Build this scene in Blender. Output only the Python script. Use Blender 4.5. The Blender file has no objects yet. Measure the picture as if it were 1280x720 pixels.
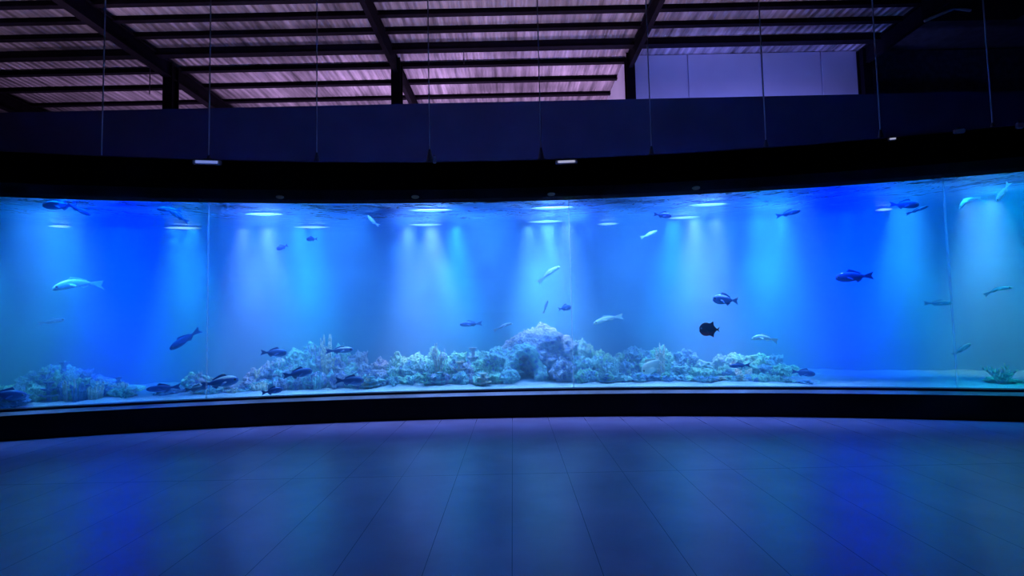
import bpy, bmesh, math, random
from mathutils import Vector, Matrix, noise, Euler

R = math.radians
sc = bpy.context.scene
COL = sc.collection
rnd = random.Random(7)

# ------------------------------------------------------------------ camera
F_PX, PITCH, ROLL, EYE = 640.0, 0.058, -0.0214, 1.6
fw = Vector((0, math.cos(PITCH), math.sin(PITCH)))
rt0 = Vector((1, 0, 0)); up0 = rt0.cross(fw)
c_, s_ = math.cos(ROLL), math.sin(ROLL)
RT = rt0 * c_ + up0 * s_
UP = up0 * c_ - rt0 * s_
CAM = Vector((0, 0, EYE))
cd = bpy.data.cameras.new('camera'); cam = bpy.data.objects.new('camera', cd); COL.objects.link(cam)
cd.sensor_width = 36.0; cd.lens = 36.0 * F_PX / 1280.0; cd.clip_end = 200
M3 = Matrix((RT, UP, -fw)).transposed()
cam.matrix_world = Matrix.Translation(CAM) @ M3.to_4x4()
sc.camera = cam

# tank geometry (plan: an arc around the viewer)
CX, CY, RG, RK = -0.385, -17.449, 25.93, 25.79
Z_LEDGE, Z_GB, Z_GT, Z_HT = 0.364, 0.429, 3.562, 4.19
DEPTH = 2.8
RB = RG + DEPTH
TH = R(42)

def ray(px, py):
    return (fw + RT * ((px - 640) / F_PX) + UP * ((360 - py) / F_PX)).normalized()
def on_cyl(px, py, rad):
    d = ray(px, py); ox, oy = CAM.x - CX, CAM.y - CY
    a = d.x * d.x + d.y * d.y; b = 2 * (ox * d.x + oy * d.y); c = ox * ox + oy * oy - rad * rad
    t = (-b + math.sqrt(b * b - 4 * a * c)) / (2 * a)
    return CAM + d * t
def on_y(px, py, y):
    d = ray(px, py); return CAM + d * ((y - CAM.y) / d.y)
def pol(r, th, z=0): return Vector((CX + r * math.sin(th), CY + r * math.cos(th), z))
def th_of(P): return math.atan2(P.x - CX, P.y - CY)

# ------------------------------------------------------------------ materials
def nt(name):
    m = bpy.data.materials.new(name); m.use_nodes = True
    t = m.node_tree; b = t.nodes['Principled BSDF']; return m, t, b
def N(t, typ, **kw):
    n = t.nodes.new(typ)
    for k, v in kw.items():
        if k in n.inputs: n.inputs[k].default_value = v
        else: setattr(n, k, v)
    return n
def mat(name, col, rough=.6, metal=0.0, vary=0.0, scale=6.0, bump=0.0, bscale=20.0, col2=None, detail=4):
    m, t, b = nt(name)
    b.inputs['Base Color'].default_value = (*col, 1)
    b.inputs['Roughness'].default_value = rough; b.inputs['Metallic'].default_value = metal
    tc = N(t, 'ShaderNodeTexCoord')
    if vary or col2:
        n = N(t, 'ShaderNodeTexNoise', Scale=scale, Detail=detail)
        t.links.new(tc.outputs['Object'], n.inputs['Vector'])
        cr = N(t, 'ShaderNodeValToRGB')
        cr.color_ramp.elements[0].position = .38; cr.color_ramp.elements[1].position = .62
        c2 = col2 or tuple(min(1, x * (1 + vary)) for x in col)
        cr.color_ramp.elements[0].color = (*(x * (1 - vary) for x in col), 1)
        cr.color_ramp.elements[1].color = (*c2, 1)
        t.links.new(n.outputs['Fac'], cr.inputs['Fac']); t.links.new(cr.outputs['Color'], b.inputs['Base Color'])
    if bump:
        n2 = N(t, 'ShaderNodeTexNoise', Scale=bscale, Detail=5)
        t.links.new(tc.outputs['Object'], n2.inputs['Vector'])
        bp = N(t, 'ShaderNodeBump', Strength=bump, Distance=.05)
        t.links.new(n2.outputs['Fac'], bp.inputs['Height']); t.links.new(bp.outputs['Normal'], b.inputs['Normal'])
    return m

M = {}
M['frame'] = mat('black_frame', (.0015, .0015, .003), .55, vary=.3)
M['kerb'] = mat('black_kerb', (.0015, .0015, .003), .5, vary=.3); M['kerb'].node_tree.nodes['Principled BSDF'].inputs['Specular IOR Level'].default_value = .15
M['frame'].node_tree.nodes['Principled BSDF'].inputs['Specular IOR Level'].default_value = .08; M['frame'].node_tree.nodes['Principled BSDF'].inputs['Roughness'].default_value = .9
M['ledge'] = mat('ledge_metal', (.34, .27, .33), .45, .5, vary=.35, scale=1.2, bump=.15, bscale=4)
M['riser'] = mat('riser_dark', (.01, .012, .04), .4)
M['seam'] = None
M['steel_dark'] = mat('dark_steel', (.005, .003, .008), .8, vary=.3)
M['steel_dark'].node_tree.nodes['Principled BSDF'].inputs['Specular IOR Level'].default_value = .1
M['cable'] = mat('cable_steel', (.35, .33, .42), .5)
M['wire'] = mat('thin_dark_wire', (.03, .02, .05), .6)
M['fix_white'] = mat('fixture_pale', (.75, .78, .9), .4)
M['fix_dark'] = mat('fixture_dark', (.02, .022, .035), .5)
M['brass'] = mat('downlight_lens', (.05, .045, .035), .6)
M['brass'].node_tree.nodes['Principled BSDF'].inputs['Emission Color'].default_value = (.8, .7, .5, 1); M['brass'].node_tree.nodes['Principled BSDF'].inputs['Emission Strength'].default_value = .008  # faint glow added as a glint, though the downlights are unlit

def emis(name, col, s):
    m, t, b = nt(name); b.inputs['Base Color'].default_value = (*col, 1)
    b.inputs['Emission Color'].default_value = (*col, 1); b.inputs['Emission Strength'].default_value = s
    return m

# glass
def glass_mat():
    m = bpy.data.materials.new('tank_glass'); m.use_nodes = True; t = m.node_tree; t.nodes.clear()
    o = N(t, 'ShaderNodeOutputMaterial'); mx = N(t, 'ShaderNodeMixShader', Fac=.035)
    tr = N(t, 'ShaderNodeBsdfTransparent'); tr.inputs['Color'].default_value = (.985, .995, 1, 1)
    g = N(t, 'ShaderNodeBsdfGlossy', Roughness=.05)
    t.links.new(tr.outputs[0], mx.inputs[1]); t.links.new(g.outputs[0], mx.inputs[2]); t.links.new(mx.outputs[0], o.inputs['Surface'])
    return m
def seam_mat():
    m = bpy.data.materials.new('seam_bond'); m.use_nodes = True; t = m.node_tree; t.nodes.clear()
    o = N(t, 'ShaderNodeOutputMaterial'); mx = N(t, 'ShaderNodeMixShader', Fac=.22)
    tr = N(t, 'ShaderNodeBsdfTransparent'); g = N(t, 'ShaderNodeBsdfTranslucent', Color=(.8, .9, 1, 1))
    t.links.new(tr.outputs[0], mx.inputs[1]); t.links.new(g.outputs[0], mx.inputs[2]); t.links.new(mx.outputs[0], o.inputs['Surface'])
    return m
def surface_mat():
    """underside of the water: mirror at grazing angles (total internal reflection), clear from straight below"""
    m = bpy.data.materials.new('water_surface'); m.use_nodes = True; t = m.node_tree; t.nodes.clear()
    o = N(t, 'ShaderNodeOutputMaterial'); mx = N(t, 'ShaderNodeMixShader')
    tc = N(t, 'ShaderNodeTexCoord')
    n = N(t, 'ShaderNodeTexNoise', Scale=1.6, Detail=5, Roughness=.6)
    t.links.new(tc.outputs['Object'], n.inputs['Vector'])
    bp = N(t, 'ShaderNodeBump', Strength=.8, Distance=.3)
    t.links.new(n.outputs['Fac'], bp.inputs['Height'])
    fr = N(t, 'ShaderNodeFresnel', IOR=1.33)
    mp = N(t, 'ShaderNodeMapping'); mp.inputs['Scale'].default_value = (1.0, 1.0, 1); t.links.new(tc.outputs['Object'], mp.inputs[0])
    n2 = N(t, 'ShaderNodeTexNoise', Scale=1.9, Detail=3, Roughness=.55, Distortion=.6); t.links.new(mp.outputs[0], n2.inputs['Vector'])
    bp2 = N(t, 'ShaderNodeBump', Strength=1.0, Distance=.75); t.links.new(n2.outputs['Fac'], bp2.inputs['Height']); t.links.new(bp2.outputs['Normal'], fr.inputs['Normal'])
    tr = N(t, 'ShaderNodeBsdfTransparent'); g = N(t, 'ShaderNodeBsdfGlossy', Roughness=.03)
    g.inputs['Color'].default_value = (.9, .95, 1, 1)
    t.links.new(bp.outputs['Normal'], g.inputs['Normal'])
    t.links.new(fr.outputs[0], mx.inputs[0]); t.links.new(tr.outputs[0], mx.inputs[1]); t.links.new(g.outputs[0], mx.inputs[2])
    t.links.new(mx.outputs[0], o.inputs['Surface'])
    return m
VOL_D = 0.38
def water_mat():
    m = bpy.data.materials.new('water_body'); m.use_nodes = True; t = m.node_tree; t.nodes.clear()
    o = N(t, 'ShaderNodeOutputMaterial'); v = N(t, 'ShaderNodeVolumeScatter', Density=VOL_D, Anisotropy=.2)
    v.inputs['Color'].default_value = (.19, .52, 1, 1)
    tr = N(t, 'ShaderNodeBsdfTransparent')
    t.links.new(v.outputs[0], o.inputs['Volume']); t.links.new(tr.outputs[0], o.inputs['Surface'])
    return m
M['glass'] = glass_mat(); M['seam'] = seam_mat(); M['surf'] = surface_mat(); M['water'] = water_mat()
M['tankwall'] = mat('tank_back_wall', (.04, .36, .90), .9, vary=.06, scale=1.0)
def sand_mat():
    m, t, b = nt('reef_sand'); b.inputs['Roughness'].default_value = .95
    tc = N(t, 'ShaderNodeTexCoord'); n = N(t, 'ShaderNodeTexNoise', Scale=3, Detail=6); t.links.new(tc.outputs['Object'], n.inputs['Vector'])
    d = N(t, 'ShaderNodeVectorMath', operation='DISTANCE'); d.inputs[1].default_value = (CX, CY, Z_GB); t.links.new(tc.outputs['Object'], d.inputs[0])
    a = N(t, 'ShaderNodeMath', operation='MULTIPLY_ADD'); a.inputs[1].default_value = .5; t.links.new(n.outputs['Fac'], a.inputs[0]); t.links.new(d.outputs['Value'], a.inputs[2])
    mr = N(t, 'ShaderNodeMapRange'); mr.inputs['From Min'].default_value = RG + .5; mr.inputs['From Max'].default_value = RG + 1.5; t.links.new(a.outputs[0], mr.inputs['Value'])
    mx = N(t, 'ShaderNodeMix', data_type='RGBA'); mx.inputs[6].default_value = (.62, .85, .9, 1); mx.inputs[7].default_value = (.04, .20, .44, 1)  # haze put into the colour: sand turns water-blue towards the back
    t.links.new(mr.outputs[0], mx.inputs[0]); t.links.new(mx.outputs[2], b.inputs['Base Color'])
    bp = N(t, 'ShaderNodeBump', Strength=.6, Distance=.05); t.links.new(n.outputs['Fac'], bp.inputs['Height']); t.links.new(bp.outputs['Normal'], b.inputs['Normal'])
    return m
M['sand'] = sand_mat()

# ------------------------------------------------------------------ object helpers
def link(o, parent=None):
    COL.objects.link(o)
    if parent is not None: o.parent = parent
    return o
def ob(name, bm, m, parent=None, smooth=False):
    me = bpy.data.meshes.new(name); bmesh.ops.recalc_face_normals(bm, faces=bm.faces[:]); bm.to_mesh(me); bm.free()
    if smooth:
        for p in me.polygons: p.use_smooth = True
    me.materials.append(m)
    return link(bpy.data.objects.new(name, me), parent)
def tag(o, label=None, cat=None, group=None, kind=None):
    if label: o['label'] = label
    if cat: o['category'] = cat
    if group: o['group'] = group
    if kind: o['kind'] = kind
    return o
def empty(name, loc=(0, 0, 0)):
    o = bpy.data.objects.new(name, None); o.location = loc; o.empty_display_size = .1
    return link(o)
def box(bm, x0, x1, y0, y1, z0, z1):
    r = bmesh.ops.create_cube(bm, size=1)
    for v in r['verts']:
        v.co = Vector((x0 + (v.co.x + .5) * (x1 - x0), y0 + (v.co.y + .5) * (y1 - y0), z0 + (v.co.z + .5) * (z1 - z0)))
    return r['verts']
def tube(bm, A, B, ra, rb=None, seg=8):
    rb = ra if rb is None else rb
    A = Vector(A); B = Vector(B); d = B - A
    r = bmesh.ops.create_cone(bm, cap_ends=True, segments=seg, radius1=ra, radius2=rb, depth=d.length)
    q = d.to_track_quat('Z', 'Y').to_matrix().to_4x4()
    bmesh.ops.transform(bm, matrix=Matrix.Translation((A + B) / 2) @ q, verts=r['verts'])
    return r['verts']
def arc_prism(prof, t0=-TH, t1=TH, n=96):
    """sweep a closed (r,z) profile along the arc"""
    bm = bmesh.new(); rings = []
    for i in range(n + 1):
        th = t0 + (t1 - t0) * i / n
        rings.append([bm.verts.new(pol(r, th, z)) for r, z in prof])
    k = len(prof)
    for a, b in zip(rings, rings[1:]):
        for j in range(k): bm.faces.new((a[j], a[(j + 1) % k], b[(j + 1) % k], b[j]))
    bm.faces.new(rings[0]); bm.faces.new(list(reversed(rings[-1])))
    return bm

# ------------------------------------------------------------------ the aquarium
tank = empty('aquarium_tank', pol(RG, 0, 0))
tag(tank, 'huge curved black-framed aquarium tank glowing blue across the whole hall', 'aquarium')
def tpart(name, bm, m, smooth=False, parent=None):
    o = ob(name, bm, m, parent or tank, smooth)
    if parent is None: o.matrix_parent_inverse = Matrix.Translation(-tank.location)
    return o
tpart('base_kerb', arc_prism([(RK, 0), (RB + .3, 0), (RB + .3, Z_GB - .10), (RG + .1, Z_GB - .10), (RK, Z_LEDGE - .012)]), M['kerb'])
tpart('ledge_trim', arc_prism([(RK - .01, Z_LEDGE - .012), (RG + .02, Z_LEDGE - .012), (RG + .02, Z_LEDGE + .03), (RG - .03, Z_LEDGE + .03), (RK - .01, Z_LEDGE - .006)]), M['ledge'])
tpart('glass_sill', arc_prism([(RG - .03, Z_LEDGE + .03), (RG + .12, Z_LEDGE + .03), (RG + .12, Z_GB), (RG - .03, Z_GB)]), M['riser'])
tpart('header_fascia', arc_prism([(RG + .10, Z_GT), (RK, Z_GT + .17), (RK, Z_HT), (RK + .05, Z_HT), (RK + .05, Z_GT + .22), (RG + .10, Z_GT + .1)]), M['frame'])
tpart('back_wall', arc_prism([(RB, Z_GB - .1), (RB + .12, Z_GB - .1), (RB + .12, Z_GT + .25), (RB, Z_GT + .25)]), M['tankwall'])
for s in (-1, 1):
    tpart('end_wall', arc_prism([(RG, Z_GB - .1), (RB, Z_GB - .1), (RB, Z_GT + .25), (RG, Z_GT + .25)], s * TH, s * (TH + .006), 1), M['tankwall'])
# thin bright strip on the header's top edge
tpart('top_edge_strip', arc_prism([(RK - .012, Z_HT), (RK + .06, Z_HT), (RK + .06, Z_HT + .012), (RK - .012, Z_HT + .012)]), mat('top_edge', (.10, .10, .22), .35, .5, vary=.7, scale=.6))
seam_px = [(258, 440), (716, 440), (1187, 330)]
ths = [th_of(on_cyl(x, y, RG)) for x, y in seam_px]
stp = ths[1] - ths[0]
ths = [ths[0] - stp] + ths + [ths[2] + (ths[2] - ths[1])]
edges = [-TH] + [t for t in ths if -TH < t < TH] + [TH]
for a, b in zip(edges, edges[1:]):
    tpart('glass_panel', arc_prism([(RG + .02, Z_GB), (RG + .02, Z_GT + .05), (RG + .024, Z_GT + .05), (RG + .024, Z_GB)], a + .0003, b - .0003, 24), M['glass'], True)
for t in edges[1:-1]:
    tpart('panel_seam', arc_prism([(RG + .016, Z_GB), (RG + .016, Z_GT), (RG + .028, Z_GT), (RG + .028, Z_GB)], t - .00045, t + .00045, 1), M['seam'])

# water
wb = ob('water', arc_prism([(RG + .03, Z_GB - .09), (RB - .005, Z_GB - .09), (RB - .005, Z_GT - .02), (RG + .03, Z_GT - .02)], -TH + .002, TH - .002), M['water'])
tag(wb, 'clear blue water filling the tank behind the curved glass', 'water', kind='stuff')
bm = bmesh.new(); rings = []
for i in range(121):
    th = -TH + 2 * TH * i / 120
    rings.append([bm.verts.new(pol(RG + .03 + (DEPTH - .04) * j / 6, th, Z_GT - .012)) for j in range(7)])
for a, b in zip(rings, rings[1:]):
    for j in range(6): bm.faces.new((a[j], a[j + 1], b[j + 1], b[j]))
me = bpy.data.meshes.new('water_surface'); bm.to_mesh(me); bm.free(); me.materials.append(M['surf'])
ws = bpy.data.objects.new('water_surface', me); link(ws)
if me.polygons[0].normal.z < 0: me.flip_normals()
tag(ws, 'rippled underside of the water surface just below the black header', 'water', kind='stuff')

# sand bed
ZS = Z_GB - .03
def sand_h(x, y): return ZS + .04 * noise.noise(Vector((x * 1.3, y * 1.3, 0))) + .03 * noise.noise(Vector((x * 4, y * 4, 3)))
bm = bmesh.new(); rings = []
n, k = 420, 22
for i in range(n + 1):
    th = -TH + 2 * TH * i / n; row = []
    for j in range(k + 1):
        u = j / k; p = pol(RG + .04 + (DEPTH - .05) * u, th)
        z = ZS + .012 if j == 0 else sand_h(p.x, p.y) + .02 * u
        row.append(bm.verts.new((p.x, p.y, max(z, Z_GB - .08))))
    rings.append(row)
for a, b in zip(rings, rings[1:]):
    for j in range(k): bm.faces.new((a[j], a[j + 1], b[j + 1], b[j]))
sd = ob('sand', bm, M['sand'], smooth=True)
if sd.data.polygons[0].normal.z < 0: sd.data.flip_normals()
tag(sd, 'pale sand bed along the bottom of the tank', 'sand', kind='stuff')

# ------------------------------------------------------------------ hall
def struct(name, bm, m, label=None):
    o = ob(name, bm, m); o['kind'] = 'structure'
    if label: o['label'] = label
    return o
def floor_mat():
    m, t, b = nt('hall_floor')
    tc = N(t, 'ShaderNodeTexCoord'); sx = N(t, 'ShaderNodeSeparateXYZ'); t.links.new(tc.outputs['Object'], sx.inputs[0])
    def line(out, off, pitch, w):
        a = N(t, 'ShaderNodeMath', operation='ADD'); a.inputs[1].default_value = off + 100 * pitch; t.links.new(out, a.inputs[0])
        d = N(t, 'ShaderNodeMath', operation='MODULO'); d.inputs[1].default_value = pitch; t.links.new(a.outputs[0], d.inputs[0])
        l = N(t, 'ShaderNodeMath', operation='LESS_THAN'); l.inputs[1].default_value = w; t.links.new(d.outputs[0], l.inputs[0]); return l.outputs[0]
    l1 = line(sx.outputs['X'], .04, .565, .005); l2 = line(sx.outputs['Y'], 0.65, 3.0, .008)
    mx = N(t, 'ShaderNodeMath', operation='MAXIMUM'); t.links.new(l1, mx.inputs[0]); t.links.new(l2, mx.inputs[1])
    ns = N(t, 'ShaderNodeTexNoise', Scale=1.3, Detail=6); t.links.new(tc.outputs['Object'], ns.inputs['Vector'])
    cr = N(t, 'ShaderNodeValToRGB'); cr.color_ramp.elements[0].position = .3; cr.color_ramp.elements[1].position = .7
    cr.color_ramp.elements[0].color = (.42, .24, .36, 1); cr.color_ramp.elements[1].color = (.54, .31, .46, 1)
    t.links.new(ns.outputs['Fac'], cr.inputs['Fac'])
    mc = N(t, 'ShaderNodeMix', data_type='RGBA'); t.links.new(mx.outputs[0], mc.inputs[0]); t.links.new(cr.outputs['Color'], mc.inputs[6])
    mc.inputs[7].default_value = (.15, .12, .2, 1); t.links.new(mc.outputs[2], b.inputs['Base Color'])
    rr = N(t, 'ShaderNodeMapRange'); rr.inputs['To Min'].default_value = .23; rr.inputs['To Max'].default_value = .26
    t.links.new(ns.outputs['Fac'], rr.inputs['Value']); t.links.new(rr.outputs[0], b.inputs['Roughness'])
    bp = N(t, 'ShaderNodeBump', Strength=.05, Distance=.005)
    n3 = N(t, 'ShaderNodeTexNoise', Scale=7, Detail=4); t.links.new(tc.outputs['Object'], n3.inputs['Vector'])
    t.links.new(n3.outputs['Fac'], bp.inputs['Height']); t.links.new(bp.outputs['Normal'], b.inputs['Normal'])
    b.inputs['Specular IOR Level'].default_value = .9
    return m
bm = bmesh.new(); box(bm, -24, 24, -8, 18, -.2, 0); struct('floor', bm, floor_mat())

HR = 7.3 + EYE        # underside of the roof
YC = 14.0             # line of columns
YF = 13.0             # upper wall in front of them
def roof_mat():
    m, t, b = nt('roof_foil')
    b.inputs['Metallic'].default_value = .25; b.inputs['Roughness'].default_value = .5
    tc = N(t, 'ShaderNodeTexCoord')
    mp = N(t, 'ShaderNodeMapping'); mp.inputs['Scale'].default_value = (5.0, .35, 1); t.links.new(tc.outputs['Object'], mp.inputs[0])
    n = N(t, 'ShaderNodeTexNoise', Scale=1.0, Detail=6, Roughness=.65); t.links.new(mp.outputs[0], n.inputs['Vector'])
    cr = N(t, 'ShaderNodeValToRGB'); e = cr.color_ramp.elements
    e[0].position = .3; e[0].color = (.12, .10, .12, 1); e[1].position = .74; e[1].color = (.85, .72, .86, 1)
    t.links.new(n.outputs['Fac'], cr.inputs['Fac'])
    # large dull patches
    n2 = N(t, 'ShaderNodeTexNoise', Scale=.35, Detail=3); t.links.new(tc.outputs['Object'], n2.inputs['Vector'])
    mr = N(t, 'ShaderNodeMapRange'); mr.inputs['From Min'].default_value = .35; mr.inputs['From Max'].default_value = .65
    mr.inputs['To Min'].default_value = .42; mr.inputs['To Max'].default_value = 1.0; t.links.new(n2.outputs['Fac'], mr.inputs['Value'])
    mm = N(t, 'ShaderNodeMix', data_type='RGBA', blend_type='MULTIPLY'); mm.inputs[0].default_value = 1
    t.links.new(cr.outputs['Color'], mm.inputs[6]); t.links.new(mr.outputs[0], mm.inputs[7]); t.links.new(mm.outputs[2], b.inputs['Base Color'])
    w = N(t, 'ShaderNodeTexWave', wave_type='BANDS', bands_direction='X', Scale=1.6, Distortion=.3); t.links.new(tc.outputs['Object'], w.inputs['Vector'])
    ad = N(t, 'ShaderNodeMath', operation='ADD'); t.links.new(w.outputs['Fac'], ad.inputs[0]); t.links.new(n.outputs['Fac'], ad.inputs[1])
    bp = N(t, 'ShaderNodeBump', Strength=.8, Distance=.06); t.links.new(ad.outputs[0], bp.inputs['Height']); t.links.new(bp.outputs['Normal'], b.inputs['Normal'])
    return m
col_x = [on_y(px, py, YC).x for px, py in ((-58, 98), (220, 90), (498, 80), (784, 62), (1072, 50))]
XR = col_x[-1]
bm = bmesh.new(); box(bm, -24, XR, -8, 19.5, HR, HR + .1); struct('ceiling', bm, roof_mat())
bm = bmesh.new(); box(bm, XR, 24, -8, 19.5, HR, HR + .1); struct('ceiling_shaded_bay', bm, mat('roof_shaded', (.03, .03, .05), .7, vary=.3))  # same roof without light: the shade is put into a darker colour
# upper wall behind the tank
zt = [on_y(x, y, YF).z for x, y in ((10, 143), (430, 133), (760, 122), (1000, 118))]
ZW = sum(zt) / 4
M['upper'] = mat('upper_wall', (.045, .04, .11), .8, vary=.12, scale=.7)
bm = bmesh.new(); box(bm, -24, 24, YF, YF + .15, 0, ZW); struct('wall_back', bm, M['upper'])
bm = bmesh.new(); box(bm, -24, 24, 19.4, 19.55, 0, HR); struct('wall_far', bm, mat('far_wall', (.05, .05, .08), .8))
bm = bmesh.new(); box(bm, -24.2, -24, -8, 19.5, 0, HR); struct('wall_left', bm, mat('left_wall', (.03, .03, .05), .8))
bm = bmesh.new(); box(bm, 24, 24.2, -8, 19.5, 0, HR); struct('wall_right', bm, mat('right_wall', (.03, .03, .05), .8))
bm = bmesh.new(); box(bm, -24, 24, -8.2, -8, 0, HR); struct('wall_rear', bm, mat('rear_wall', (.02, .02, .03), .8))
def panel_mat():
    m, t, b = nt('lilac_panels'); b.inputs['Roughness'].default_value = .7
    tc = N(t, 'ShaderNodeTexCoord'); n = N(t, 'ShaderNodeTexNoise', Scale=.6, Detail=4); t.links.new(tc.outputs['Object'], n.inputs['Vector'])
    cr = N(t, 'ShaderNodeValToRGB'); cr.color_ramp.elements[0].color = (.55, .55, .72, 1); cr.color_ramp.elements[1].color = (.8, .78, .92, 1)
    t.links.new(n.outputs['Fac'], cr.inputs['Fac']); t.links.new(cr.outputs['Color'], b.inputs['Base Color']); return m
M['panel'] = panel_mat()
bm = bmesh.new()
xs = [col_x[3] + .1] + [on_y(p, 90, YC).x for p in (860, 952, 1027)] + [XR - .05]
for a, b_ in zip(xs, xs[1:]): box(bm, a + .02, b_ - .02, YC, YC + .05, 3, HR - .02)
box(bm, xs[0], xs[-1], YC + .05, YC + .08, 3, HR - .02)
struct('wall_panelled', bm, M['panel'])
bm = bmesh.new(); box(bm, col_x[3] - .05, col_x[3], YC, 17.1, 3, HR - .02); struct('wall_side_return', bm, M['panel'])
bm = bmesh.new(); box(bm, XR + .1, 24, YC, YC + .1, 0, HR - .05); struct('wall_dark_right', bm, mat('dark_right_wall', (.035, .035, .06), .8, vary=.3))
# lean-to roof closes down onto the far side
# purlins
pl = [(-40, .04), (-18, .04), (2, .04), (22.5, .04), (43, .04), (64, .09), (87, .04), (108, .03), (127, .02)]
names = ['highest thin dark purlin above the photo top', 'dark purlin just above the photo top edge', 'dark roof purlin running along the top edge of the picture',
         'second dark roof purlin down from the top edge', 'dark roof purlin just above the thick one', 'thick dark roof beam passing over the column tops',
         'dark roof purlin just below the thick beam', 'dark roof purlin midway between thick beam and wall top', 'lowest dark roof purlin, just above the blue upper wall']
for (py, hgt), lb in zip(pl, names):
    if py < -30: continue
    P = on_y(430, py, 10); d = (P - CAM); tt = (HR - .16 - EYE) / d.z; y = CAM.y + d.y * tt
    x1 = XR if py < 75 else col_x[3] - .05
    bm = bmesh.new()
    w = .03 if hgt < .08 else .07
    hz = hgt * 1.25
    box(bm, -23.9, x1, y - w, y + w, HR - .02 - hz - .05, HR - .005)
    box(bm, -23.9, x1, y - w - .03, y + w + .05, HR - .02 - hz - .07, HR - .02 - hz - .05)
    o = ob('roof_purlin' if hgt < .08 else 'roof_beam', bm, M['steel_dark'])
    tag(o, lb, 'purlin' if hgt < .08 else 'beam')
# horizontal rail on the dark right wall
bm = bmesh.new(); z = on_y(1180, 47, YC - .1).z
box(bm, XR + .2, 23.9, YC - .12, YC, z - .07, z + .05)
tag(ob('wall_rail', bm, mat('rail_grey', (.12, .12, .18), .6)), 'thin grey rail running across the dark right upper wall', 'rail')
# rafters (I-sections) and columns
rl = ['dark roof rafter at the far left edge', 'broad dark roof rafter slanting over the left third', 'dark roof rafter slanting down at the picture centre',
      'dark roof rafter leaning left above the lilac panels', 'dark roof rafter over the right end of the lilac panels']
clab = ['dark steel column outside the left edge', 'dark steel column under the left rafter', 'dark steel column under the central rafter',
        'dark steel column at the left edge of the lilac panels', 'dark steel column at the right edge of the lilac panels']
for i, x in enumerate(col_x):
    t = empty('roof_rafter', (x, YC, HR - .2)); tag(t, rl[i], 'rafter')
    y1 = 19.3 if i < 3 else YC
    wd = .11 if i in (1, 0) else .06
    for nm, (w, z0, z1) in (('web', (wd * .5, HR - .5, HR - .12)), ('bottom_flange', (wd, HR - .53, HR - .5)), ('top_flange', (wd, HR - .12, HR - .09))):
        bm = bmesh.new(); box(bm, -w, w, -8 - YC + .1, y1 - YC, z0 - (HR - .2), z1 - (HR - .2)); ob(nm, bm, M['steel_dark'], t)
    c = empty('steel_column', (x, YC - .2, 0)); tag(c, clab[i], 'column')
    for nm, b4 in (('web', (-.05, .05, -.12, .12)), ('front_flange', (-.13, .13, -.15, -.12)), ('rear_flange', (-.13, .13, .12, .15))):
        bm = bmesh.new(); b4 = tuple(v * .9 if i > 2 else v for v in b4); box(bm, b4[0], b4[1], b4[2], b4[3], 0, HR - .1); ob(nm, bm, M['steel_dark'], c)
# thin drop wires in the roof
for i, (px, a, b_) in enumerate(((131, 20, 78), (187, 40, 118), (358, -30, 70), (580, -30, 80), (470, -30, 60))):
    P = on_y(px, b_, 13.2); bm = bmesh.new(); tube(bm, (P.x, 13.2, P.z - (.0)), (P.x, 13.2, HR), .012, seg=6)
    o = ob('drop_wire', bm, M['wire'])
    tag(o, ['thin dark wire hanging left of the left column', 'thin dark wire hanging beside the left column', 'thin dark wire midway between left and central columns',
            'thin dark wire hanging right of the central column', 'thin dark wire hanging just left of the central column'][i], 'wire')

# hanging tank lamps: cable + dark lamp behind the header
cab = [(127, 187), (261, 187), (396, 184), (537, 180), (676, 178), (814, 176), (957, 168), (1100, 155), (1240, 146), (-15, 186)]
ordn = ['leftmost', 'second', 'third', 'fourth', 'fifth', 'sixth', 'seventh', 'eighth', 'ninth']
for i, (px, py) in enumerate(cab):
    P = on_cyl(px, py, RG + .55)
    t = empty('hanging_tank_lamp', (P.x, P.y, P.z))
    lb = 'dark lamp hanging on the %s pale cable counted from the left' % ordn[i] if i < 9 else 'dark lamp on a cable beyond the left edge'
    tag(t, lb, 'hanging lamp')
    bm = bmesh.new(); tube(bm, (0, 0, -.12), (0, 0, HR - P.z), .010, seg=6); ob('cable', bm, M['cable'], t)
    bm = bmesh.new(); tube(bm, (0, 0, -.34), (0, 0, -.10), .07, .02, seg=20); tube(bm, (0, 0, -.42), (0, 0, -.34), .07, .07, seg=20)
    ob('lamp_shade', bm, M['fix_dark'], t)

# fixtures on the header
def header_fix(px, py, w, h, label, kind, glow=None):
    P = on_cyl(px, py, RK - .02); th = th_of(P)
    t = empty(kind, P); t.rotation_euler = (0, 0, -th); tag(t, label, kind.replace('_', ' '))
    bm = bmesh.new(); box(bm, -w / 2, w / 2, -.02, .05, -h / 2, h / 2)
    bmesh.ops.bevel(bm, geom=bm.edges[:], offset=min(w, h) * .15, segments=2, affect='EDGES')
    ob('housing', bm, M['fix_white'] if kind != 'junction_box' else M['cable'], t)
    if glow:
        bm = bmesh.new(); box(bm, -w * .38, w * .38, -.032, -.02, -h * .28, h * .28); ob('lens', bm, glow, t)
    bm = bmesh.new(); box(bm, -w * .15, w * .15, .0, .06, h / 2 - .005, h / 2 + .03); ob('bracket', bm, M['fix_dark'], t)
G1 = emis('lamp_lens_blue', (.25, .35, .95), .6); G2 = emis('lamp_glint_pale', (.6, .62, .9), .6)
header_fix(259, 203, .42, .07, 'pale blue-lit strip lamp on the header edge at left', 'strip_lamp', G1)
header_fix(708, 202.5, .36, .06, 'short white strip lamp on the header right of centre', 'strip_lamp', G2)
header_fix(543, 200, .05, .11, 'small upright pale clamp on the header below the fourth cable', 'cable_clamp', None)
header_fix(1115, 174, .10, .035, 'tiny glowing clamp added as a glint on the header top edge at right', 'cable_clamp', G2)  # glint on the header, added as a small glowing clamp
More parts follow.
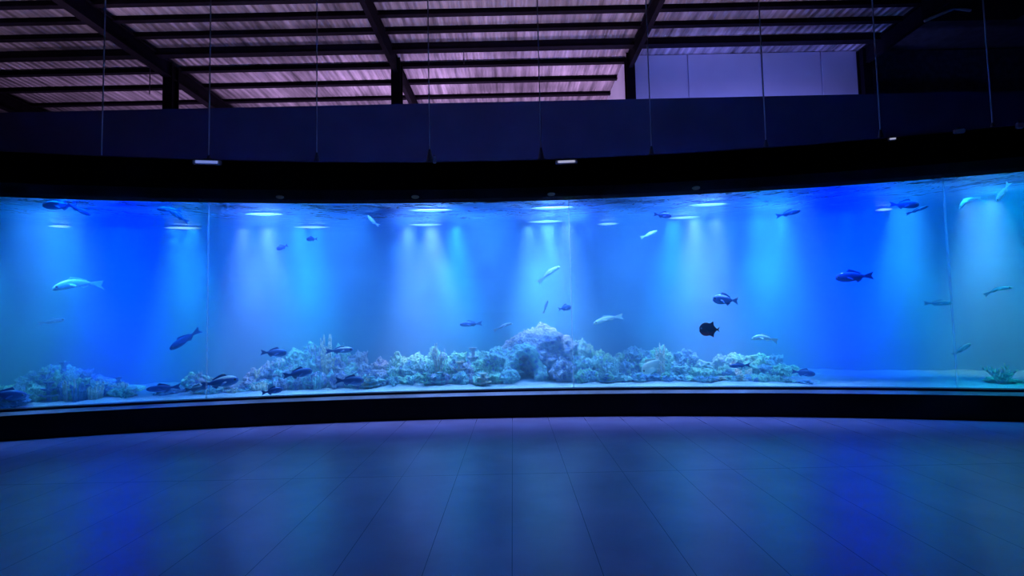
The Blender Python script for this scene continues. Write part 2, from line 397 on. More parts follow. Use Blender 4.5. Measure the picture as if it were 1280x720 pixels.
header_fix(1199, 164, .14, .06, 'faint grey clamp on the header near the ninth cable', 'cable_clamp', None)
header_fix(1275, 157, .09, .08, 'grey clamp on the header at the right edge', 'cable_clamp', None)
for i, (px, py) in enumerate(((350, 244.5), (519, 239.5), (689, 238.5), (870, 233))):
    th = th_of(on_cyl(px, py, RK + .12)); P = pol(RK + .12, th, Z_GT + .085)
    t = empty('soffit_downlight', P); t.rotation_euler = (R(-35), 0, -th); t.scale = (.75, .45, .75)
    tag(t, ['unlit round downlight under the header at left', 'unlit round downlight under the header left of centre', 'unlit round downlight under the header right of centre',
            'unlit round downlight under the header above the right rockwork'][i], 'downlight')
    bm = bmesh.new(); tube(bm, (0, 0, -.012), (0, 0, .03), .085, .085, 24); ob('trim_ring', bm, M['fix_dark'], t)
    bm = bmesh.new(); tube(bm, (0, 0, -.02), (0, 0, -.01), .07, .07, 24); ob('lens', bm, M['brass'], t)

# black ducted unit at the top right corner
P = on_y(1235, 4, 11.0)
t = empty('hanging_projector', P); tag(t, 'black box-shaped projector hanging in the top right corner', 'projector')
bm = bmesh.new(); box(bm, -1.1, 1.1, -.5, .5, -.12, .6); bmesh.ops.bevel(bm, geom=bm.edges[:], offset=.04, segments=2, affect='EDGES'); ob('casing', bm, M['frame'], t)
bm = bmesh.new(); tube(bm, (-.9, -.52, -.02), (-1.0, -.72, -.06), .06, .08, 20); ob('lens', bm, M['fix_dark'], t)
bm = bmesh.new(); tube(bm, (-1.35, .1, -.32), (-.75, 0, -.1), .03); tube(bm, (-.75, 0, -.1), (-.4, 0, -.16), .03); ob('bracket_arm', bm, M['cable'], t)
for s in (-.8, .8):
    bm = bmesh.new(); tube(bm, (s, 0, .55), (s, 0, HR - P.z), .025); ob('drop_rod', bm, M['steel_dark'], t)

# ------------------------------------------------------------------ reef
def rock_mesh(seed, rough=.36, sub=5, fine=.20):
    bm = bmesh.new(); bmesh.ops.create_icosphere(bm, subdivisions=sub, radius=1)
    o = Vector((seed * 7.3, seed * 3.1, seed * 1.7))
    for v in bm.verts:
        d = v.co.normalized()
        k = 1 + rough * noise.noise(d * 1.6 + o) * 1.6 + rough * .8 * abs(noise.noise(d * 3.4 + o)) + fine * noise.noise(d * 9 + o) + fine * .6 * noise.noise(d * 19 + o)
        v.co = d * k
    # base at z=0 height 1 width ~1
    zmin = min(v.co.z for v in bm.verts); zmax = max(v.co.z for v in bm.verts); xm = max(abs(v.co.x) for v in bm.verts)
    for v in bm.verts: v.co = Vector((v.co.x / xm * .5, v.co.y / xm * .5, (v.co.z - zmin) / (zmax - zmin)))
    return bm
def mesh_of(name, bm, m, smooth=True):
    me = bpy.data.meshes.new(name); bmesh.ops.recalc_face_normals(bm, faces=bm.faces[:]); bm.to_mesh(me); bm.free(); me.materials.append(m)
    if smooth:
        for p in me.polygons: p.use_smooth = True
    return me
def branch_mesh(seed, nb=9, thick=.045, levels=3, spread=.75):
    r = random.Random(seed); bm = bmesh.new()
    def grow(p, d, l, th, lev):
        q = p + d * l; tube(bm, p, q, th, th * .75, 6)
        s = bmesh.ops.create_icosphere(bm, subdivisions=1, radius=th * .8); bmesh.ops.translate(bm, verts=s['verts'], vec=q)
        if lev > 0:
            for _ in range(3 if lev > 1 else 2):
                dd = (d + Vector((r.uniform(-spread, spread), r.uniform(-spread, spread), r.uniform(.0, .6)))).normalized()
                grow(q, dd, l * r.uniform(.6, .85), th * .75, lev - 1)
    for i in range(nb):
        a = i / nb * 6.28 + r.uniform(-.3, .3)
        grow(Vector((0, 0, 0)), Vector((math.cos(a) * .6, math.sin(a) * .6, r.uniform(.6, 1.2))).normalized(), r.uniform(.22, .36), thick, levels - 1)
    norm_bm(bm); return bm
def norm_bm(bm):
    zmin = min(v.co.z for v in bm.verts); zmax = max(v.co.z for v in bm.verts); xm = max(max(abs(v.co.x), abs(v.co.y)) for v in bm.verts)
    for v in bm.verts: v.co = Vector((v.co.x / xm * .5, v.co.y / xm * .5, (v.co.z - zmin) / (zmax - zmin)))
def finger_mesh(seed, n=16):
    r = random.Random(seed); bm = bmesh.new()
    for i in range(n):
        a = r.uniform(0, 6.28); rr = math.sqrt(r.random()) * .35
        p = Vector((math.cos(a) * rr, math.sin(a) * rr, 0)); q = p * 1.5 + Vector((0, 0, r.uniform(.45, 1.0)))
        th = r.uniform(.05, .09); tube(bm, p, q, th * 1.1, th, 8)
        s = bmesh.ops.create_icosphere(bm, subdivisions=2, radius=th); bmesh.ops.translate(bm, verts=s['verts'], vec=q)
    norm_bm(bm); return bm
def table_mesh(seed):
    bm = bmesh.new(); r = random.Random(seed)
    for lv in range(3):
        z = .35 + .3 * lv; rad = .5 - .12 * lv; ox, oy = r.uniform(-.1, .1), r.uniform(-.1, .1)
        s = bmesh.ops.create_uvsphere(bm, u_segments=28, v_segments=8, radius=1)
        for v in s['verts']:
            a = math.atan2(v.co.y, v.co.x); k = 1 + .25 * noise.noise(Vector((math.cos(a) * 2, math.sin(a) * 2, lv * 3 + seed)))
            v.co = Vector((v.co.x * rad * k + ox, v.co.y * rad * k + oy, z + v.co.z * .04 + .12 * (v.co.x ** 2 + v.co.y ** 2)))
        tube(bm, (ox * .5, oy * .5, z - .36), (ox, oy, z), .1, .13, 10)
    norm_bm(bm); return bm
def arch_mesh(seed):
    bm = bmesh.new(); n, m_ = 40, 14; rings = []
    for i in range(n + 1):
        a = math.pi * i / n; c = Vector((-math.cos(a) * .36, 0, math.sin(a) * .75)); row = []
        nrm = Vector((-math.cos(a), 0, math.sin(a)))
        rad = .14 + .05 * noise.noise(Vector((i * .2, seed, 0)))
        for j in range(m_):
            b = 2 * math.pi * j / m_; d = nrm * math.cos(b) + Vector((0, 1, 0)) * math.sin(b)
            k = rad * (1 + .45 * noise.noise((c + d * .3) * 6 + Vector((seed, 0, 0))))
            row.append(bm.verts.new(c + d * k))
        rings.append(row)
    for a, b in zip(rings, rings[1:]):
        for j in range(m_): bm.faces.new((a[j], a[(j + 1) % m_], b[(j + 1) % m_], b[j]))
    bm.faces.new(rings[0]); bm.faces.new(rings[-1]); norm_bm(bm); return bm

def reef_mat(name, lo, hi, scale=11):
    m, t, b = nt(name); b.inputs['Roughness'].default_value = .85
    tc = N(t, 'ShaderNodeTexCoord')
    vo = N(t, 'ShaderNodeTexVoronoi', Scale=scale); n = N(t, 'ShaderNodeTexNoise', Scale=scale * .7, Detail=6, Roughness=.7)
    ge = N(t, 'ShaderNodeNewGeometry')
    t.links.new(ge.outputs['Position'], vo.inputs['Vector']); t.links.new(ge.outputs['Position'], n.inputs['Vector'])
    mu = N(t, 'ShaderNodeMath', operation='MULTIPLY_ADD'); mu.inputs[1].default_value = .45; t.links.new(vo.outputs['Distance'], mu.inputs[0]); t.links.new(n.outputs['Fac'], mu.inputs[2])
    cr = N(t, 'ShaderNodeValToRGB'); e = cr.color_ramp.elements; e[0].position = .52; e[0].color = (*lo, 1); e[1].position = .74; e[1].color = (*hi, 1)
    t.links.new(mu.outputs[0], cr.inputs['Fac']); t.links.new(cr.outputs['Color'], b.inputs['Base Color'])
    bp = N(t, 'ShaderNodeBump', Strength=1.0, Distance=.14); t.links.new(mu.outputs[0], bp.inputs['Height']); t.links.new(bp.outputs['Normal'], b.inputs['Normal'])
    return m
RM = {'blue': reef_mat('reef_blue_grey', (.10, .34, .85), (.30, .82, 1.0)),
      'dark': reef_mat('reef_dark', (.06, .24, .68), (.18, .55, 1.0)),
      'green': reef_mat('reef_green', (.08, .40, .56), (.32, .95, .85)),
      'violet': reef_mat('reef_violet', (.14, .30, .90), (.40, .62, 1.0)),
      'pale': reef_mat('coral_pale', (.4, .7, .9), (.8, 1, 1), 12)}
VAR = {}
def variant(kind, seed, mk):
    key = (kind, seed, mk)
    if key not in VAR:
        bm = {'rock': lambda: rock_mesh(seed), 'boulder': lambda: rock_mesh(seed, .22, 5, .15), 'branch': lambda: branch_mesh(seed), 'finger': lambda: finger_mesh(seed),
              'table': lambda: table_mesh(seed), 'arch': lambda: arch_mesh(seed)}[kind]()
        VAR[key] = mesh_of(kind, bm, RM[mk])
    return VAR[key]
KN = {'rock': ('reef_rock', 'rock'), 'boulder': ('reef_boulder', 'boulder'), 'branch': ('branching_coral', 'coral'), 'finger': ('finger_coral', 'coral'),
      'table': ('plate_coral', 'coral'), 'arch': ('rock_arch', 'rock arch')}
def reef(kind, px, top, wpx, t, mk, label, group=None, seed=None, sunk=.05, base=None, dy=1.0):
    seed = seed if seed is not None else rnd.randrange(4)
    P = on_cyl(px, top, RG + t); dist = (P - CAM).dot(fw)
    w = wpx * dist / F_PX
    w_y = min(w * dy, 2 * min(t - .06, DEPTH - .02 - t)) if w * dy > 2 * min(t - .06, DEPTH - .02 - t) else w * dy
    z0 = (sand_h(P.x, P.y) - sunk) if base is None else base
    o = bpy.data.objects.new(KN[kind][0], variant(kind, seed, mk)); link(o)
    o.location = (P.x, P.y, z0); o.scale = (w, max(w_y, .08), max(P.z - z0, .06)); o.rotation_euler = (0, 0, -th_of(P) + rnd.choice((0, math.pi)))
    return tag(o, label, KN[kind][1], group)

def profile(pts, x):
    for (a, ya), (b, yb) in zip(pts, pts[1:]):
        if a <= x <= b: return ya + (yb - ya) * (x - a) / (b - a)
    return pts[-1][1]
def mound(pts, label_where, mats, dens=1.0):
    x0, x1 = pts[0][0], pts[-1][0]
    # three rows of rocks: back row reaches the skyline
    for row, (t, frac, wmin, wmax) in enumerate(((2.15, 1.0, 26, 46), (1.6, .72, 18, 34), (1.05, .40, 13, 26))):
        x = x0 + 4
        while x < x1 - 2:
            w = rnd.uniform(wmin, wmax) / dens
            base = 486 + abs(x - 700) * .008
            py = base - (base - profile(pts, x)) * frac * rnd.uniform(.95, 1.15)
            if x - w * .2 > x0 - 12:
                mk = rnd.choice(mats); kind = rnd.choices(('rock', 'boulder'), (.75, .25))[0]
                what = ['tall', 'middle', 'low'][row]; wh = ['at the back of', 'in the middle of', 'at the front of'][row]
                reef(kind, x, py, w, t + rnd.uniform(-.12, .12), mk, '%s %s %s %s' % (what, {'blue': 'pale blue', 'dark': 'dark blue', 'green': 'greenish', 'violet': 'violet-blue'}[mk],
                     'boulder' if kind == 'boulder' else 'rock', wh + ' ' + label_where), '%s rocks %s %s' % (what, wh, label_where), seed=rnd.randrange(5))
            x += w * .62
            # corals topping
            if rnd.random() < .7:
                kk = rnd.choice(('branch', 'finger', 'table', 'branch')); cx_ = x + rnd.uniform(-8, 8)
                if cx_ < x1:
                    tp = base - (base - profile(pts, cx_)) * frac * rnd.uniform(.8, 1.0) - rnd.uniform(0, 4)
                    reef(kk, cx_, tp, rnd.uniform(14, 26), min(t - .18, 2.1), rnd.choice(mats[:2] + ['pale'] if rnd.random() < .5 else mats),
                         '%s coral growing %s %s' % ({'branch': 'branching', 'finger': 'stubby finger', 'table': 'layered plate'}[kk], wh, label_where), 'corals %s %s' % (wh, label_where))
mound([(-30, 478), (10, 484), (25, 474), (50, 460), (85, 449), (100, 462), (150, 474), (168, 489)], 'the far left reef mound', ['blue', 'dark', 'green'])
mound([(236, 468), (250, 464), (262, 474), (292, 486)], 'the small reef by the left seam', ['violet', 'blue'], 1.4)
mound([(296, 486), (318, 460), (345, 448), (372, 440), (398, 424), (416, 424), (440, 436), (470, 448)], 'the reef peak left of centre', ['blue', 'violet', 'blue'])
mound([(472, 449), (500, 444), (530, 436), (548, 434), (580, 436), (612, 436), (640, 430)], 'the long central reef', ['blue', 'green', 'blue', 'violet'])
mound([(722, 424), (742, 432), (770, 440), (800, 436), (830, 434), (870, 446), (900, 448), (950, 438), (975, 446), (1000, 466), (1030, 486)], 'the right reef mound', ['blue', 'green', 'dark'])
reef('boulder', 676, 402, 108, 1.95, 'violet', 'big rounded violet-blue boulder left of the central glass seam', seed=2)
reef('arch', 655, 428, 60, 1.3, 'blue', 'pale blue rock arch in front of the big rounded boulder', seed=1)
reef('rock', 703, 446, 36, 1.2, 'violet', 'ragged violet rock touching the central glass seam', seed=3)
reef('boulder', 636, 458, 30, 1.1, 'blue', 'pale blue boulder at the left foot of the rock arch', seed=1)
reef('rock', 628, 432, 52, 1.6, 'blue', 'pale blue rock at the left shoulder of the big boulder', seed=4)
reef('rock', 735, 460, 30, 1.2, 'green', 'green-tinged rock just right of the central glass seam', seed=0)
reef('branch', 547, 428, 20, 1.3, 'pale', 'small white branching coral topping the central reef', seed=1)
reef('finger', 409, 417, 17, 1.45, 'pale', 'pale rounded coral head crowning the peak left of centre', seed=2)
reef('finger', 825, 428, 14, 1.2, 'pale', 'slim pale finger coral standing on the right reef', seed=3)
reef('branch', 1250, 454, 34, .9, 'pale', 'pale green branching coral alone near the right edge', seed=2)
reef('rock', 1250, 470, 44, 1.1, 'green', 'low green rock under the lone coral near the right edge', seed=2)
reef('rock', 1285, 480, 40, .7, 'green', 'low green rock at the right edge of the tank', seed=3)
reef('rock', 1006, 474, 22, .8, 'dark', 'dark rock at the right foot of the right reef', seed=0)
reef('boulder', 215, 484, 40, 1.2, 'dark', 'low dark boulder on the open sand left of the left seam', seed=3)
reef('rock', 8, 488, 52, .45, 'dark', 'dark flat rock against the glass at the left edge', seed=1)

# ------------------------------------------------------------------ fish
def fish_mat(name, back, side, belly, rough=.4):
    m, t, b = nt(name); b.inputs['Roughness'].default_value = rough
    tc = N(t, 'ShaderNodeTexCoord'); sx = N(t, 'ShaderNodeSeparateXYZ'); t.links.new(tc.outputs['Generated'], sx.inputs[0])
    n = N(t, 'ShaderNodeTexNoise', Scale=6, Detail=3); t.links.new(tc.outputs['Generated'], n.inputs['Vector'])
    ad = N(t, 'ShaderNodeMath', operation='MULTIPLY_ADD'); ad.inputs[1].default_value = .2; t.links.new(n.outputs['Fac'], ad.inputs[0]); t.links.new(sx.outputs['Z'], ad.inputs[2])
    cr = N(t, 'ShaderNodeValToRGB'); e = cr.color_ramp.elements
    e[0].position = .2; e[0].color = (*belly, 1); e[1].position = .95; e[1].color = (*back, 1); q = e.new(.45); q.color = (*side, 1); q = e.new(.78); q.color = (*side, 1)
    t.links.new(ad.outputs[0], cr.inputs['Fac']); t.links.new(cr.outputs['Color'], b.inputs['Base Color']); return m
FM = {'dark': fish_mat('fish_dark', (.03, .20, .62), (.02, .12, .48), (.03, .20, .62)),
      'dark_toplit': fish_mat('fish_dark_lit_back', (.7, .95, 1), (.03, .18, .6), (.08, .35, .75)),  # light from above put into the pale back colour
      'pale': fish_mat('fish_pale', (.7, 1, 1), (.6, 1, 1), (.55, .95, 1)),
      'mid': fish_mat('fish_mid', (.25, .45, .6), (.12, .28, .5), (.3, .55, .7)),
      'maroon': fish_mat('fish_maroon', (.006, .002, .008), (.012, .002, .01), (.35, .02, .05)),
      'eye': mat('fish_eye', (.01, .01, .01), .2), 'eyew': mat('fish_eye_pale', (.08, .2, .3), .3)}
def fish_parts(shape, bend):
    """head at +x, length 1, returns dict of bmeshes"""
    H, Wd = {'oval': (.44, .15), 'slim': (.17, .10), 'long': (.24, .12), 'disc': (.74, .13), 'grouper': (.34, .17), 'ray': (.09, .5)}[shape]
    bl = .78 if shape != 'disc' else .86
    def spine(x): return bend * (x * x) * 1.2
    def prof(u):      # u 0 at snout .. 1 at tail root
        return max(.0, (math.sin(math.pi * min(1, u * .93 + .03) ** .72))) ** .85
    out = {}
    bm = bmesh.new(); rings = []; n, k = 18, 16
    for i in range(n + 1):
        u = i / n; x = .5 - bl * u; p = prof(u); tail = .16 if shape != 'disc' else .1
        hh = H / 2 * max(p, .05 if u < .5 else tail); ww = Wd / 2 * max(p * (1 - .35 * u), .05 if u < .5 else .07)
        z = spine(x)
        rings.append([bm.verts.new((x, ww * math.cos(2 * math.pi * j / k), z + hh * math.sin(2 * math.pi * j / k) * (1 if j <= k / 2 else .9))) for j in range(k)])
    for a, b in zip(rings, rings[1:]):
        for j in range(k): bm.faces.new((a[j], a[(j + 1) % k], b[(j + 1) % k], b[j]))
    bm.faces.new(rings[0]); bm.faces.new(rings[-1]); out['body'] = bm
    def plate(pts, th=.012, y=0):
        bm = bmesh.new(); a = [bm.verts.new((x, y - th / 2, z)) for x, z in pts]; b = [bm.verts.new((x, y + th / 2, z)) for x, z in pts]
        bm.faces.new(a); bm.faces.new(list(reversed(b)))
        for i in range(len(pts)): j = (i + 1) % len(pts); bm.faces.new((a[i], a[j], b[j], b[i]))
        return bm
    xr = .5 - bl; zt = spine(xr); ze = spine(-.5); th_ = H * (.62 if shape != 'disc' else .28) + .05
    if shape == 'grouper': th_ *= .8
    out['tail_fin'] = plate([(xr + .05, zt + .035), (xr - .02, zt + .05), (-.5, ze + th_ / 2 + .03), (-.46, ze + th_ * .2), (-.43, ze), (-.46, ze - th_ * .2), (-.5, ze - th_ / 2 - .02), (xr - .02, zt - .045), (xr + .05, zt - .035)])
    def edge(x, s):
        u = (.5 - x) / bl; return spine(x) + s * H / 2 * prof(u) * .9
    if shape == 'disc':
        out['dorsal_fin'] = plate([(.10, edge(.10, 1) - .03), (-.04, edge(-.04, 1) + .06), (-.19, edge(-.05, 1) + .16), (-.20, edge(-.2, 1) + .06), (-.26, edge(-.26, 1) + .02), (-.28, spine(-.28) + .04), (-.1, spine(-.1))])
        out['anal_fin'] = plate([(.08, edge(.08, -1) + .03), (-.05, edge(-.05, -1) - .05), (-.19, edge(-.05, -1) - .13), (-.21, edge(-.2, -1) - .05), (-.26, edge(-.26, -1) - .02), (-.28, spine(-.28) - .04), (-.1, spine(-.1))])
    else:
        f = H * .32
        out['dorsal_fin'] = plate([(.22, edge(.22, 1) - .01), (.14, edge(.14, 1) + f), (-.02, edge(-.02, 1) + f * .7), (-.18, edge(-.18, 1) + f * .45), (-.16, edge(-.16, 1) - .01)])
        out['anal_fin'] = plate([(-.02, edge(-.02, -1) + .01), (-.08, edge(-.08, -1) - f * .8), (-.2, edge(-.2, -1) - f * .3), (-.18, edge(-.18, -1) + .02)])
    for s in (-1, 1):
        bm = plate([(.2, 0), (.14, -.02 - H * .08), (.03, -H * .34), (.06, -H * .08), (.15, .02)], .01)
        bmesh.ops.transform(bm, matrix=Matrix.Translation((0, s * Wd * .46, spine(.1) - H * .04)) @ Matrix.Rotation(s * R(28), 4, 'X'), verts=bm.verts)
        out['pectoral_fin' + ('' if s < 0 else '_')] = bm
        bm = bmesh.new(); bmesh.ops.create_icosphere(bm, subdivisions=2, radius=.022 + H * .03)
        u = .11; x = .5 - bl * u * 1.0; bmesh.ops.translate(bm, verts=bm.verts, vec=(x, s * Wd / 2 * prof(u) * .88, spine(x) + H * .08)); out['eye' + ('' if s < 0 else '_')] = bm
    return out
def fish(px, py, lpx, ang, face, shape, mk, t, label, name='fish', bend=0.0, yaw=0.0, group=None, parts=True, cat='fish'):
    """ang: tilt in the picture (deg, counter-clockwise for the snout-to-tail axis), face: 1 snout right, -1 snout left"""
    P = on_cyl(px, py, RG + t); dist = (P - CAM).dot(fw); L = lpx * dist / F_PX / max(.4, math.cos(R(yaw)))
    az = math.atan2(P.x, P.y)
    r = empty(name, P); tag(r, label, cat, group)
    a = R(ang) - .02
    m = Matrix.Rotation(-az + (0 if face > 0 else math.pi) + R(yaw), 4, 'Z') @ Matrix.Rotation(-a * (1 if face > 0 else -1), 4, 'Y')
    r.rotation_euler = m.to_euler(); r.scale = (L, L, L)
    for nm, bm in fish_parts(shape, bend).items():
        nm = nm.rstrip('_')
        o = ob(nm, bm, FM['eye'] if nm == 'eye' and mk not in ('dark', 'maroon') else FM['eyew'] if nm == 'eye' else FM[mk], r, smooth=(nm in ('body', 'eye')))
    return r
# name species by look
fish(98, 354, 50, 8, -1, 'long', 'pale', 1.0, 'bright white fish swimming alone at upper left', bend=-.35)
fish(353, 309, 14, 25, -1, 'oval', 'dark', .5, 'small dark fish, lower of the pair near the surface')
fish(390, 299, 13, 5, -1, 'oval', 'dark', .5, 'small dark fish, upper of the pair near the surface')
fish(685, 342, 34, 38, 1, 'slim', 'pale', .8, 'slender pale fish climbing steeply right of centre', bend=-.25)
fish(682, 384, 18, 70, 1, 'slim', 'mid', 1.3, 'faint pale fish almost upright above the big boulder')
fish(706, 385, 17, 12, 1, 'oval', 'dark', 1.0, 'small dark blue fish above the central glass seam')
fish(760, 398, 38, 14, -1, 'slim', 'pale', 1.0, 'slender pale fish just right of the central glass seam', bend=-.2)
fish(907, 375, 30, -5, -1, 'oval', 'dark_toplit', .5, 'dark fish with a top-lit pale back at right')
fish(887, 412, 24, 0, -1, 'disc', 'maroon', .25, 'tall dark maroon angelfish over the right reef', name='angelfish')
fish(956, 422, 30, -6, -1, 'long', 'pale', .7, 'pale arched fish over the right end of the reef', bend=-.4)
fish(1068, 346, 40, 2, -1, 'grouper', 'dark', .4, 'large dark fish alone in the deep blue at right', name='grouper')
fish(1246, 362, 28, 20, 1, 'slim', 'pale', .5, 'slender pale fish near the right edge', bend=-.4)
fish(1172, 379, 28, 0, 1, 'long', 'mid', 1.9, 'faint hazy fish deep in the water at right')
fish(1202, 437, 24, 40, 1, 'long', 'mid', 1.9, 'faint hazy fish tilted upward low at right')
fish(232, 424, 40, 38, -1, 'long', 'dark', 1.0, 'dark blue fish diving beside the left glass seam')
fish(589, 405, 28, 3, -1, 'long', 'dark', 1.1, 'dark blue fish over the central reef')
fish(628, 408, 26, 22, 1, 'slim', 'mid', 1.2, 'faint pale fish left of the big boulder', bend=-.2)
fish(342, 441, 30, -3, 1, 'grouper', 'dark', .6, 'dark fish over the left flank of the reef peak')
fish(424, 438, 33, 3, 1, 'long', 'dark_toplit', .6, 'dark fish with top-lit pale back beside the reef peak top')
fish(372, 467, 34, 8, 1, 'grouper', 'dark', .35, 'dark fish over the middle of the reef peak')
fish(274, 478, 42, 6, 1, 'grouper', 'dark_toplit', .3, 'dark fish low on the sand beside the left seam')
fish(437, 476, 34, -3, 1, 'grouper', 'dark', .3, 'dark fish low at the right foot of the reef peak')
fish(340, 489, 24, 8, 1, 'grouper', 'dark', .2, 'dark fish on the sand touching the bottom frame')
fish(245, 486, 24, 4, 1, 'grouper', 'mid', .25, 'blue-grey fish lying on the sand by the left seam')
fish(205, 485, 36, 2, -1, 'long', 'dark', .5, 'long dark blue fish resting on open sand at left')
fish(6, 494, 40, -8, 1, 'grouper', 'dark', .25, 'dark fish on the sand at the left edge')
fish(817, 456, 34, 38, -1, 'oval', 'pale', .62, 'bright pale oval fish in front of the right reef', name='surgeonfish')
fish(811, 293, 22, 22, 1, 'slim', 'pale', 1.0, 'small pale fish just under the surface right of centre')
fish(64, 402, 26, 12, 1, 'long', 'mid', 1.7, 'faint hazy fish above the far left reef')
fish(925, 457, 24, 6, -1, 'long', 'dark', .5, 'dark fish threading through the right reef')
fish(1004, 466, 26, -6, 1, 'grouper', 'dark', .6, 'dark fish at the right foot of the right reef')
fish(76, 257, 34, 8, -1, 'grouper', 'dark', .3, 'dark fish-shaped reflection at the water surface above the far left reef')  # this and the following fish stand in for reflections in the water surface
fish(98, 262, 26, -25, 1, 'long', 'dark', .3, 'dark fish-shaped reflection tilting down at the surface at far left')
fish(212, 262, 26, 4, -1, 'long', 'dark', .3, 'dark fish-shaped reflection at the surface left of the left seam')
fish(224, 271, 24, -32, -1, 'long', 'dark', .3, 'dark fish-shaped reflection tilting down just under the surface at left')
fish(828, 269, 22, -10, 1, 'grouper', 'dark', .3, 'dark fish-shaped reflection at the surface right of centre')
fish(985, 267, 28, 10, 1, 'long', 'dark', .3, 'dark fish-shaped reflection at the surface over the right end of the reef')
fish(1130, 256, 30, -8, 1, 'grouper', 'dark', .3, 'dark fish-shaped reflection at the surface right of the deep blue band')
fish(1146, 263, 24, 18, 1, 'slim', 'dark_toplit', .3, 'slim dark fish-shaped reflection just under the surface at right')
fish(1210, 250, 24, 25, -1, 'long', 'pale', .5, 'bright pale fish-shaped reflection just under the surface near the right edge', bend=-.8)
fish(1254, 240, 26, 62, -1, 'long', 'pale', .45, 'bright pale fish-shaped light reflection at the surface at the right edge')
fish(466, 277, 18, -40, -1, 'long', 'pale', .8, 'small pale fish-shaped reflection tilting at the surface left of centre', bend=.3)

# ------------------------------------------------------------------ added glowing bars for caustic streaks at the waterline
def caustic_mat(name, col, s):
    m, t, b = nt(name); b.inputs['Base Color'].default_value = (.3, .5, .7, 1)
    tc = N(t, 'ShaderNodeTexCoord'); sx = N(t, 'ShaderNodeSeparateXYZ'); t.links.new(tc.outputs['Object'], sx.inputs[0])
    q = N(t, 'ShaderNodeMath', operation='MULTIPLY'); t.links.new(sx.outputs['X'], q.inputs[0]); t.links.new(sx.outputs['X'], q.inputs[1])
    g = N(t, 'ShaderNodeMath', operation='SUBTRACT'); g.inputs[0].default_value = 1.0; t.links.new(q.outputs[0], g.inputs[1])
    mu = N(t, 'ShaderNodeMath', operation='MULTIPLY'); mu.inputs[1].default_value = s
    t.links.new(g.outputs[0], mu.inputs[0]); t.links.new(mu.outputs[0], b.inputs['Emission Strength'])
    b.inputs['Emission Color'].default_value = (*col, 1); return m
LL = caustic_mat('caustic_glow', (.22, .7, 1), 1.5)
for px, py, w, where in ((75, 283, 26, 'above the far left reef'), (229, 285, 44, 'left of the left glass seam'), (330, 268, 46, 'upper of two right of the left seam'),
                  (390, 284, 46, 'lower of two right of the left seam'), (538, 263, 56, 'upper of two above the central reef'), (532, 281, 44, 'lower of two above the central reef'),
                  (690, 260, 56, 'upper of two over the big boulder'), (682, 277, 44, 'lower of two over the big boulder'), (760, 280, 26, 'right of the central glass seam'),
                  (855, 272, 40, 'lower of two over the right reef'), (885, 256, 50, 'upper of two over the right reef'), (1105, 262, 20, 'right of the deep blue band')):
    d = ray(px, py); tt = (Z_GT - .07 - EYE) / d.z; P = CAM + d * tt
    rr = math.hypot(P.x - CX, P.y - CY); rr = min(max(rr, RG + .25), RB - .07)
    P = on_cyl(px, py, rr); P.z = min(P.z, Z_GT - .04)
    t = empty('caustic_bar', P); t.rotation_euler = (0, 0, -th_of(P)); W = w * (P - CAM).dot(fw) / F_PX
    tag(t, 'added glowing bar for a caustic streak at the water surface, ' + where, 'caustic streak')
    bm = bmesh.new(); bmesh.ops.create_uvsphere(bm, u_segments=32, v_segments=12, radius=.98); o = ob('lens', bm, LL, t, smooth=True); o.scale = (W / 2, .03, .022)  # made-up glowing body that draws the caustic streak
    bm = bmesh.new(); box(bm, -W * .3, W * .3, .02, .05, .0, .03); ob('housing', bm, M['fix_dark'], t)

# ------------------------------------------------------------------ lights
def spot(px, col, e, size=46, off=.36, tilt=0, blend=1.0, z=Z_GT + .30, rad=.12):
    P = on_cyl(px, 283, RB - off); th = th_of(P)
    ld = bpy.data.lights.new('tank_spot', 'SPOT'); ld.color = col; ld.energy = e; ld.spot_size = R(size); ld.spot_blend = blend; ld.shadow_soft_size = rad
    o = bpy.data.objects.new('tank_spot', ld); link(o); o.location = (P.x, P.y, z)
    d = Vector((math.sin(th) * math.tan(R(tilt)), math.cos(th) * math.tan(R(tilt)), -1)); o.rotation_euler = d.to_track_quat('-Z', 'Y').to_euler()
WH, AZ, PU, DB = (.26, .52, 1), (.05, .46, 1), (.27, .34, 1), (.0, .02, 1)
K = 1.75; KT = 0.68
# lamp rows over the back of the tank: (pixel column it stands over, colour, watts, cone)
for px, c, e, sz in ((-50, AZ, 420, 60), (66, AZ, 260, 44), (88, AZ, 260, 44), (125, DB, 1200, 40), (150, DB, 1520, 44), (175, DB, 1200, 40), (220, AZ, 480, 40), (240, AZ, 480, 44),
                 (305, PU, 600, 40), (335, PU, 700, 48), (375, AZ, 650, 44), (395, AZ, 550, 40), (510, PU, 800, 40), (540, PU, 1000, 50), (570, AZ, 800, 44),
                 (662, WH, 750, 40), (685, WH, 850, 46), (708, PU, 650, 40), (840, AZ, 650, 42), (868, PU, 950, 46), (895, PU, 650, 40), (950, AZ, 550, 42), (975, AZ, 550, 46),
                 (1030, DB, 1200, 42), (1058, DB, 1760, 46), (1086, DB, 1200, 40), (1125, AZ, 560, 44), (1145, AZ, 460, 40), (1215, WH, 420, 40), (1240, WH, 460, 46), (1330, AZ, 500, 50)):
    spot(px, c, e * K, sz)
def area(name, loc, tgt, size, sizey, col, e):
    ld = bpy.data.lights.new(name, 'AREA'); ld.shape = 'RECTANGLE'; ld.size = size; ld.size_y = sizey; ld.color = col; ld.energy = e
    o = bpy.data.objects.new(name, ld); link(o); o.location = loc; o.rotation_euler = (Vector(tgt) - Vector(loc)).to_track_quat('-Z', 'Y').to_euler(); return o
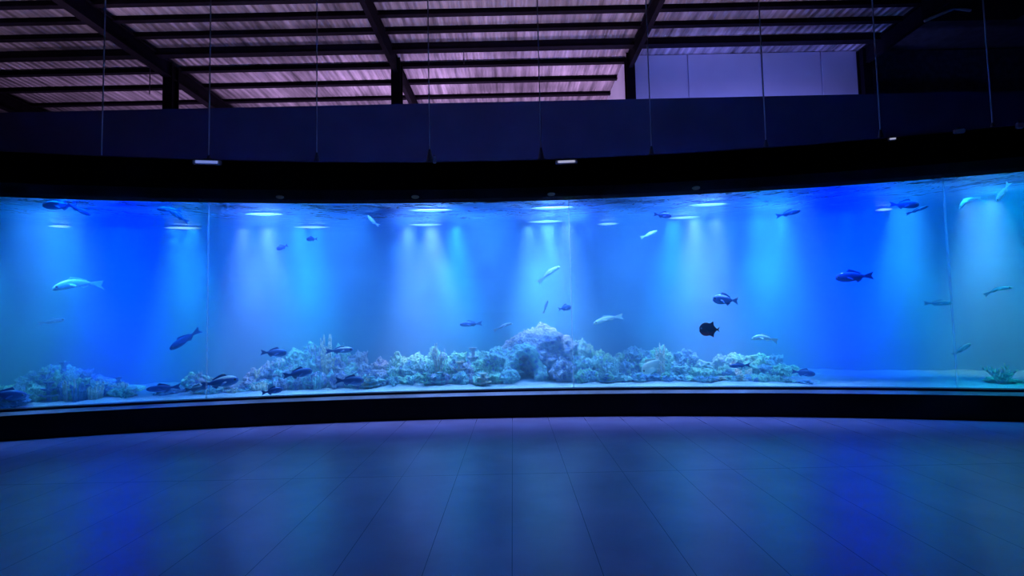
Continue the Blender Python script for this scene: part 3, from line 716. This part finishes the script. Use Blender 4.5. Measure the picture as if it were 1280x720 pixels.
# added, unseen fill lights over the water, following the arc: a front row aimed down and back, colours as they glow through the water
TL = [(-120, (.0, 0.19, .62), 40), (0, (.0, 0.19, .62), 48), (75, (.0, 0.23, .80), 62), (150, (.0, 0.02, 1), 110), (235, (.0, 0.22, .85), 75), (330, (.08, 0.21, 1), 150), (430, (.03, 0.20, 1), 60),
      (540, (.10, 0.22, 1), 170), (620, (.05, 0.21, .95), 60), (700, (.11, 0.25, 1), 170), (780, (.04, 0.22, .95), 60), (870, (.09, 0.23, 1), 160), (965, (.02, 0.21, 1), 120),
      (1060, (.0, 0.02, 1), 140), (1140, (.0, 0.22, .85), 66), (1230, (.02, 0.23, .75), 62), (1340, (.0, 0.19, .6), 48)]
for px, c, e in TL:
    P = on_cyl(px, 260, RG + .30); th = th_of(P); P = pol(RG + .30, th, Z_GT + .5)
    area('tank_front_fill', P, pol(RB - .9, th, 0), 1.0, .25, c, e * KT).data.spread = R(115)
for px in (60, 345, 430, 520, 610, 700, 790, 880, 970, 1250):
    P = pol(RG + .9, th_of(on_cyl(px, 260, RG + .9)), Z_GT + .5)
    area('reef_fill', P, P - Vector((0, 0, 1)), .8, .3, (.10, .36, 1) if px < 1000 else (.0, .4, .7), 34).data.spread = R(60)  # unseen fill lights added to brighten the reef
# uplights behind the upper wall and on the tank top, lilac
def up(x, y, z, e, col, spread=110, size=2.0):
    o = area('roof_uplight', (x, y, z), (x, y + .3, HR), size, .5, col, e * .8); o.data.spread = R(spread)
for x, e in ((-13.5, 26), (-10.5, 32), (-7.5, 75), (-4, 115), (-1, 95), (2.3, 115)):
    up(x, 15.4, 5.2, e, (.72, .50, .95))
for x, e in ((-13, 26), (-9, 34), (-5, 42), (-1, 58), (2.5, 46), (6, 22)):
    up(x, 10.6, 4.9, e, (.80, .60, .92), 80)
for x in (4.4, 6.2, 8.0):
    area('panel_light', (x, YF + .35, ZW - 1.6), (x, YC, ZW + .9), 1.6, .2, (.24, .27, 1), 48)
for x in (-8, -2, 4, 9, 13.5):
    area('wall_glow_fill', (x, 11.6, Z_HT + .1), (x, YF, 6.2), 4, .3, (.12, .12, 1), 2.0)  # added lights standing in for tank glow on the upper wall
w = bpy.data.worlds.new('world'); sc.world = w; w.use_nodes = True
w.node_tree.nodes['Background'].inputs[0].default_value = (.004, .006, .03, 1); w.node_tree.nodes['Background'].inputs[1].default_value = 1
sc.view_settings.view_transform = 'Standard'
sc.view_settings.look = 'None'
